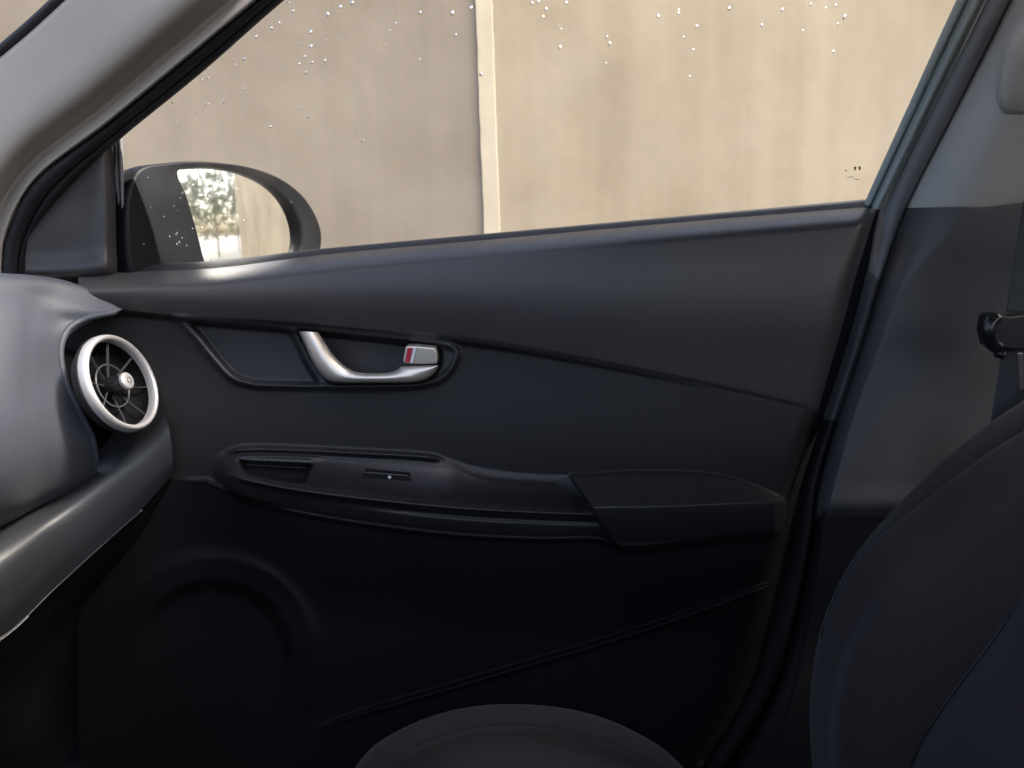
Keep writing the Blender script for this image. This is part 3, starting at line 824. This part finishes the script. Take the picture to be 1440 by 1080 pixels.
# ------------------------------------------------------------------ seat belt
sb_ = thing('seat_belt', tuple(pt(1425, 600, 0.88)), 'grey seat belt with black latch plate hanging by the centre pillar', 'seat belt')
def webbing(name, pts, mat, parent, halfw=25, n=60):
    c = catmull(np.array(pts, float), n)
    rows = [[(x + s_ * halfw * math.cos(0.28), y + s_ * halfw * math.sin(0.28) * 0.4, Y + dy) for (s_, dy) in ((-1.0, 0.0012), (-0.96, -0.001), (0, -0.0015), (0.96, -0.001), (1.0, 0.0012))] for (x, y, Y) in c]
    return net(name, rows, n, 16, mat, parent, 0.0012)
webbing('webbing', [(1516, 60, 0.83), (1486, 180, 0.85), (1459, 320, 0.87), (1440, 442, 0.885)], M_belt, sb_)
webbing('lower_webbing', [(1438, 470, 0.895), (1428, 540, 0.90), (1415, 620, 0.90), (1400, 740, 0.91)], M_belt, sb_)
lp = prism('latch_plate', [(1390, 443), (1398, 440), (1420, 445), (1475, 440), (1482, 455), (1478, 490), (1440, 493), (1405, 491), (1391, 487), (1386, 465)], 0.870, 0.02, M_black, sb_, 0.006)
tube('plate_rim', [(1400, 446, 0.868), (1392, 455, 0.865), (1390, 468, 0.864), (1394, 482, 0.866), (1403, 489, 0.869)], 0.0075, M_gloss, lp, 30, 12)
prism('tongue', [(1431, 496), (1439, 496), (1441, 548), (1434, 549)], 0.872, 0.003, M_steel, lp, 0.0008)
tube('stop_button', [(1400, 496, 0.875), (1412, 500, 0.872)], 0.005, M_gloss, sb_, 8, 10)

# ------------------------------------------------------------------ passenger seat
seat = thing('passenger_seat', (0.25, 0.6, -0.80), 'dark fabric passenger seat with side bolster, its backrest leaning back', 'car seat')
S0 = [(1640, 420), (1530, 498), (1440, 562), (1380, 603), (1310, 662), (1232, 742), (1183, 812), (1152, 890), (1139, 980), (1142, 1080), (1160, 1230)]
S1 = [(1660, 470), (1545, 548), (1440, 606), (1366, 654), (1294, 711), (1224, 768), (1183, 826), (1156, 896), (1143, 984), (1146, 1082), (1166, 1230)]
S2 = [(1690, 560), (1590, 620), (1490, 690), (1420, 745), (1350, 800), (1275, 855), (1235, 900), (1205, 955), (1188, 1020), (1185, 1090), (1200, 1230)]
S3 = [(1730, 640), (1620, 700), (1520, 765), (1440, 838), (1402, 892), (1345, 968), (1302, 1032), (1278, 1085), (1262, 1130), (1250, 1180), (1255, 1260)]
S4 = [(1800, 760), (1720, 810), (1630, 870), (1560, 930), (1510, 990), (1450, 1060), (1410, 1120), (1390, 1170), (1370, 1210), (1350, 1250), (1350, 1330)]
S5 = [(2000, 900), (1920, 960), (1840, 1020), (1780, 1090), (1730, 1150), (1670, 1220), (1620, 1280), (1600, 1330), (1570, 1370), (1550, 1410), (1540, 1480)]
def dp(S, Y): return [(x, y, Y) for (x, y) in S]
back = [[(x + 12, y - 2, 0.905) for (x, y) in S0], [(x + 1, y, 0.875) for (x, y) in S0], [(x + (a - x) * 0.45, y + (b_ - y) * 0.45, 0.845) for (x, y), (a, b_) in zip(S0, S1)], dp(S1, 0.825)]
net('side_bolster', back, 30, 120, M_seat, seat)
inner = [[(x, y, 0.829) for (x, y) in S1], [(x + 2, y + 3, 0.815) for (x, y) in S1], [(x * 0.5 + a * 0.5, y * 0.5 + b_ * 0.5, 0.765) for (x, y), (a, b_) in zip(S1, S2)], dp(S2, 0.715), [(x - 2, y - 2, 0.668) for (x, y) in S3], [(x + 1, y + 1, 0.676) for (x, y) in S3]]
net('backrest', inner, 70, 120, M_seat, seat)
cen = [[(x - 1, y - 1, 0.675) for (x, y) in S3], [(x + 4, y + 4, 0.662) for (x, y) in S3], [(x * 0.7 + a * 0.3, y * 0.7 + b_ * 0.3, 0.620) for (x, y), (a, b_) in zip(S3, S4)], dp(S4, 0.55), dp(S5, 0.42)]
net('backrest_insert', cen, 50, 120, M_seat2, seat)
tube('seam_piping', [(x - 0.5, y - 0.5, 0.826) for (x, y) in S1[:8]], 0.0022, M_black, seat, 80, 6)
tube('insert_seam', [(x, y, 0.668) for (x, y) in S3], 0.002, M_black, seat, 90, 6)
# cushion: door-side bolster showing at the bottom of the view
A0 = [(440, 1180), (505, 1072), (555, 1030), (635, 999), (722, 990), (815, 1000), (895, 1030), (960, 1078), (1060, 1200)]
A1 = [(500, 1180), (550, 1078), (592, 1046), (650, 1028), (720, 1021), (800, 1029), (870, 1050), (930, 1086), (1020, 1200)]
A2 = [(560, 1240), (590, 1130), (620, 1090), (665, 1070), (720, 1064), (790, 1070), (850, 1088), (900, 1120), (960, 1240)]
A3 = [(500, 1420), (540, 1330), (590, 1280), (650, 1250), (720, 1240), (800, 1250), (880, 1280), (950, 1330), (1010, 1420)]
net('cushion_bolster', [[(x, y + 10, 0.93) for (x, y) in A0], [(x, y, 0.90) for (x, y) in A0], [(x * 0.5 + a * 0.5, y * 0.5 + b_ * 0.5 - 2, 0.865) for (x, y), (a, b_) in zip(A0, A1)], [(x, y, 0.838) for (x, y) in A1], [(x, y + 3, 0.842) for (x, y) in A1]], 30, 90, M_seat2, seat)
net('cushion', [[(x, y + 1, 0.842) for (x, y) in A1], [(x, y + 5, 0.832) for (x, y) in A1], dp(A2, 0.79), dp(A3, 0.55)], 40, 90, M_seat, seat)

tube('cushion_piping', [(x, y + 1, 0.838) for (x, y) in A1], 0.0022, M_black, seat, 80, 6)

# ------------------------------------------------------------------ dashboard
dash = thing('dashboard', (-0.75, 0.75, -0.5), 'bluish grey end of the dashboard with a round silver-ringed air vent', 'dashboard')
pad = [
    [(-150, 378, 0.81), (0, 386, 0.905), (80, 393, 0.955), (130, 409, 0.972), (162, 431, 0.975)],
    [(-150, 398, 0.79), (0, 408, 0.883), (62, 420, 0.930), (118, 434, 0.955), (163, 438, 0.968)],
    [(-150, 425, 0.768), (0, 432, 0.862), (52, 440, 0.910), (88, 450, 0.938), (125, 452, 0.958)],
    [(-150, 470, 0.738), (0, 474, 0.835), (45, 474, 0.882), (72, 474, 0.912), (95, 472, 0.935)],
    [(-150, 540, 0.706), (0, 540, 0.803), (42, 535, 0.852), (68, 522, 0.890), (86, 506, 0.918)],
    [(-150, 620, 0.688), (0, 605, 0.784), (55, 590, 0.845), (85, 575, 0.886), (104, 564, 0.915)],
    [(-150, 700, 0.685), (0, 665, 0.782), (62, 640, 0.850), (102, 626, 0.893), (129, 612, 0.922)],
    [(-150, 760, 0.705), (0, 712, 0.803), (60, 687, 0.868), (104, 668, 0.908), (134, 650, 0.935)],
    [(-150, 790, 0.74), (0, 735, 0.838), (56, 709, 0.895), (100, 690, 0.93), (130, 672, 0.952)],
    [(-150, 800, 0.80), (0, 744, 0.89), (55, 718, 0.945), (98, 699, 0.97), (126, 682, 0.985)],
]
pw_ = P(*[np.array(pad)[..., c] for c in range(3)])
topback = pw_[0] + np.array([-0.30, 0.0, 0.02]); topmid = pw_[0] + np.array([-0.06, 0.0, 0.006])
pw_ = np.concatenate([topback[None], topmid[None], pw_], 0)
e1 = pw_[:, -1] + np.array([-0.004, 0.006, -0.002]); e2 = pw_[:, -1] + np.array([-0.016, 0.006, -0.004]); e3 = pw_[:, -1] + np.array([-0.06, 0.004, -0.004])
pw_ = np.concatenate([pw_, e1[:, None], e2[:, None], e3[:, None]], 1)
def widen(a):
    """carry the section across to the driver's side"""
    outs = []
    for yy in (-0.40, -0.05, 0.30, 0.52):
        q = a[:, 0].copy(); q[:, 0] += 0.03 * (0.7 - yy); q[:, 1] = yy
        outs.append(q[:, None])
    return np.concatenate(outs + [a], 1)
net('dash_pad', widen(pw_), 130, 150, M_dash, dash, world=True)
low = [
    [(-150, 770, 0.84), (0, 720, 0.92), (80, 682, 0.97), (140, 640, 0.99), (196, 612, 1.0), (228, 578, 1.005)],
    [(-150, 800, 0.765), (0, 742, 0.855), (80, 700, 0.92), (140, 660, 0.95), (198, 622, 0.966), (232, 588, 0.976)],
    [(-150, 855, 0.725), (0, 790, 0.81), (80, 730, 0.882), (140, 685, 0.922), (200, 641, 0.948), (238, 604, 0.962)],
    [(-150, 930, 0.722), (0, 855, 0.805), (80, 785, 0.875), (140, 732, 0.918), (200, 684, 0.945), (243, 645, 0.962)],
    [(-150, 985, 0.735), (0, 897, 0.815), (80, 823, 0.885), (140, 768, 0.925), (200, 715, 0.955), (242, 668, 0.972)],
]
net('lower_dash', widen(P(*[np.array(low)[..., c] for c in range(3)])), 80, 120, M_dash_low, dash, world=True)
kick = [
    [(-150, 989, 0.739), (0, 901, 0.819), (80, 827, 0.889), (140, 772, 0.929), (200, 719, 0.958), (241, 672, 0.975)],
    [(-150, 1020, 0.77), (0, 930, 0.845), (80, 850, 0.91), (140, 794, 0.945), (200, 738, 0.97), (238, 690, 0.985)],
    [(-150, 1150, 0.85), (0, 1020, 0.93), (80, 925, 0.985), (140, 860, 1.01), (200, 800, 1.02), (225, 745, 1.02)],
    [(-150, 1350, 0.95), (0, 1180, 1.02), (80, 1080, 1.05), (140, 1000, 1.06), (170, 920, 1.06), (180, 850, 1.06)],
]
net('kick_panel', widen(P(*[np.array(kick)[..., c] for c in range(3)])), 50, 120, M_low_shade, dash, world=True)
tube('trim_line', [(-150, 986, 0.731), (0, 899, 0.811), (80, 825, 0.881), (140, 770, 0.921), (200, 717, 0.951)], 0.0011, M_dash_low, dash, 80, 8)

tube('pad_rim', [(166, 434, 0.974), (160, 439, 0.968), (140, 443, 0.960), (116, 450, 0.952), (98, 461, 0.938), (88, 478, 0.926), (85, 500, 0.918), (92, 535, 0.913), (110, 575, 0.913), (129, 615, 0.921), (134, 648, 0.932), (130, 668, 0.946)], 0.0038, M_dash, dash, 90, 12)
# ---- round air vent
vc = pt(174, 537, 0.93)
vn = np.array([0.944, -0.130, 0.302]); vn /= np.linalg.norm(vn)
va = np.cross(vn, [0, 0, 1.0]); va /= np.linalg.norm(va)
vb = np.cross(va, vn)
def lathe(name, prof, mat, parent, n=96):
    ang = np.linspace(0, 2 * np.pi, n, endpoint=False)
    v = np.array([[vc + r * (math.cos(a) * va + math.sin(a) * vb) + h * vn for a in ang] for (r, h) in prof])
    return link_mesh(name, v.reshape(-1, 3), grid_faces(len(prof), n, True), mat, parent)
R = 0.0618
vent = lathe('air_vent', [(0.0001, -0.030), (0.018, -0.030), (R * 0.87, -0.024), (R * 0.87, -0.008)], M_void, dash)
def rounded(pts, k=6):
    return [tuple(q) for q in catmull(np.array(pts, float), len(pts) * k)]
lathe('vent_ring', rounded([(R * 0.868, -0.009), (R * 0.872, -0.003), (R * 0.895, 0.001), (R * 0.945, 0.002), (R * 0.985, -0.001), (R, -0.006), (R * 0.99, -0.014)]), M_chrome, vent)
lathe('vent_housing', rounded([(R * 0.985, -0.008), (R * 1.01, -0.0095), (R * 1.01, -0.012), (R * 0.97, -0.017), (R * 0.90, -0.024)]), M_black, vent)
lathe('vent_cup', [(0.0001, -0.075), (R * 1.12, -0.075), (R * 1.14, -0.09)], M_void, vent)
def bar(name, r0, r1, a, h0, h1, wd, mat, parent, tilt=0.0):
    d0 = math.cos(a) * va + math.sin(a) * vb
    s = -math.sin(a) * va + math.cos(a) * vb
    sv = s * math.cos(tilt) + vn * math.sin(tilt)
    nvv_ = np.cross(d0, sv)
    th = 0.0006
    c0 = vc + d0 * r0 + vn * h0; c1 = vc + d0 * r1 + vn * h1
    v = []
    for c in (c0, c1):
        for (p_, q_) in ((-1, -1), (1, -1), (1, 1), (-1, 1)):
            v.append(c + sv * wd * p_ + nvv_ * th * q_)
    f = [(0,1,2,3),(7,6,5,4),(0,4,5,1),(1,5,6,2),(2,6,7,3),(3,7,4,0)]
    return link_mesh(name, v, f, mat, parent, smooth=False)
M_vane = plastic('vane_plastic', (0.06, 0.06, 0.065), 0.3, 0)
for k in range(8):
    bar('vane', 0.010, R * 0.86, 2 * math.pi * (k + 0.35) / 8, -0.020, -0.010, 0.0014, M_vane, vent, 1.3)
ringc = [tuple(vc + 0.027 * (math.cos(a) * va + math.sin(a) * vb) - 0.016 * vn) for a in np.linspace(0, 2 * np.pi, 24, endpoint=False)]
tube('vane_ring', ringc, 0.0014, M_vane, vent, 48, 6, closed=True, world=True)
lathe('vent_hub', rounded([(0.012, -0.028), (0.0115, -0.012), (0.009, -0.004), (0.0065, 0.002)]), M_gloss, vent, 32)
lathe('vent_knob', rounded([(0.0065, 0.0), (0.0098, 0.001), (0.0105, 0.004), (0.0098, 0.0065), (0.006, 0.0078), (0.0002, 0.008)]), M_chrome, vent, 40)
lathe('knob_groove', rounded([(0.0030, 0.0081), (0.0036, 0.0086), (0.0042, 0.0081)], 3), M_vane, vent, 24)
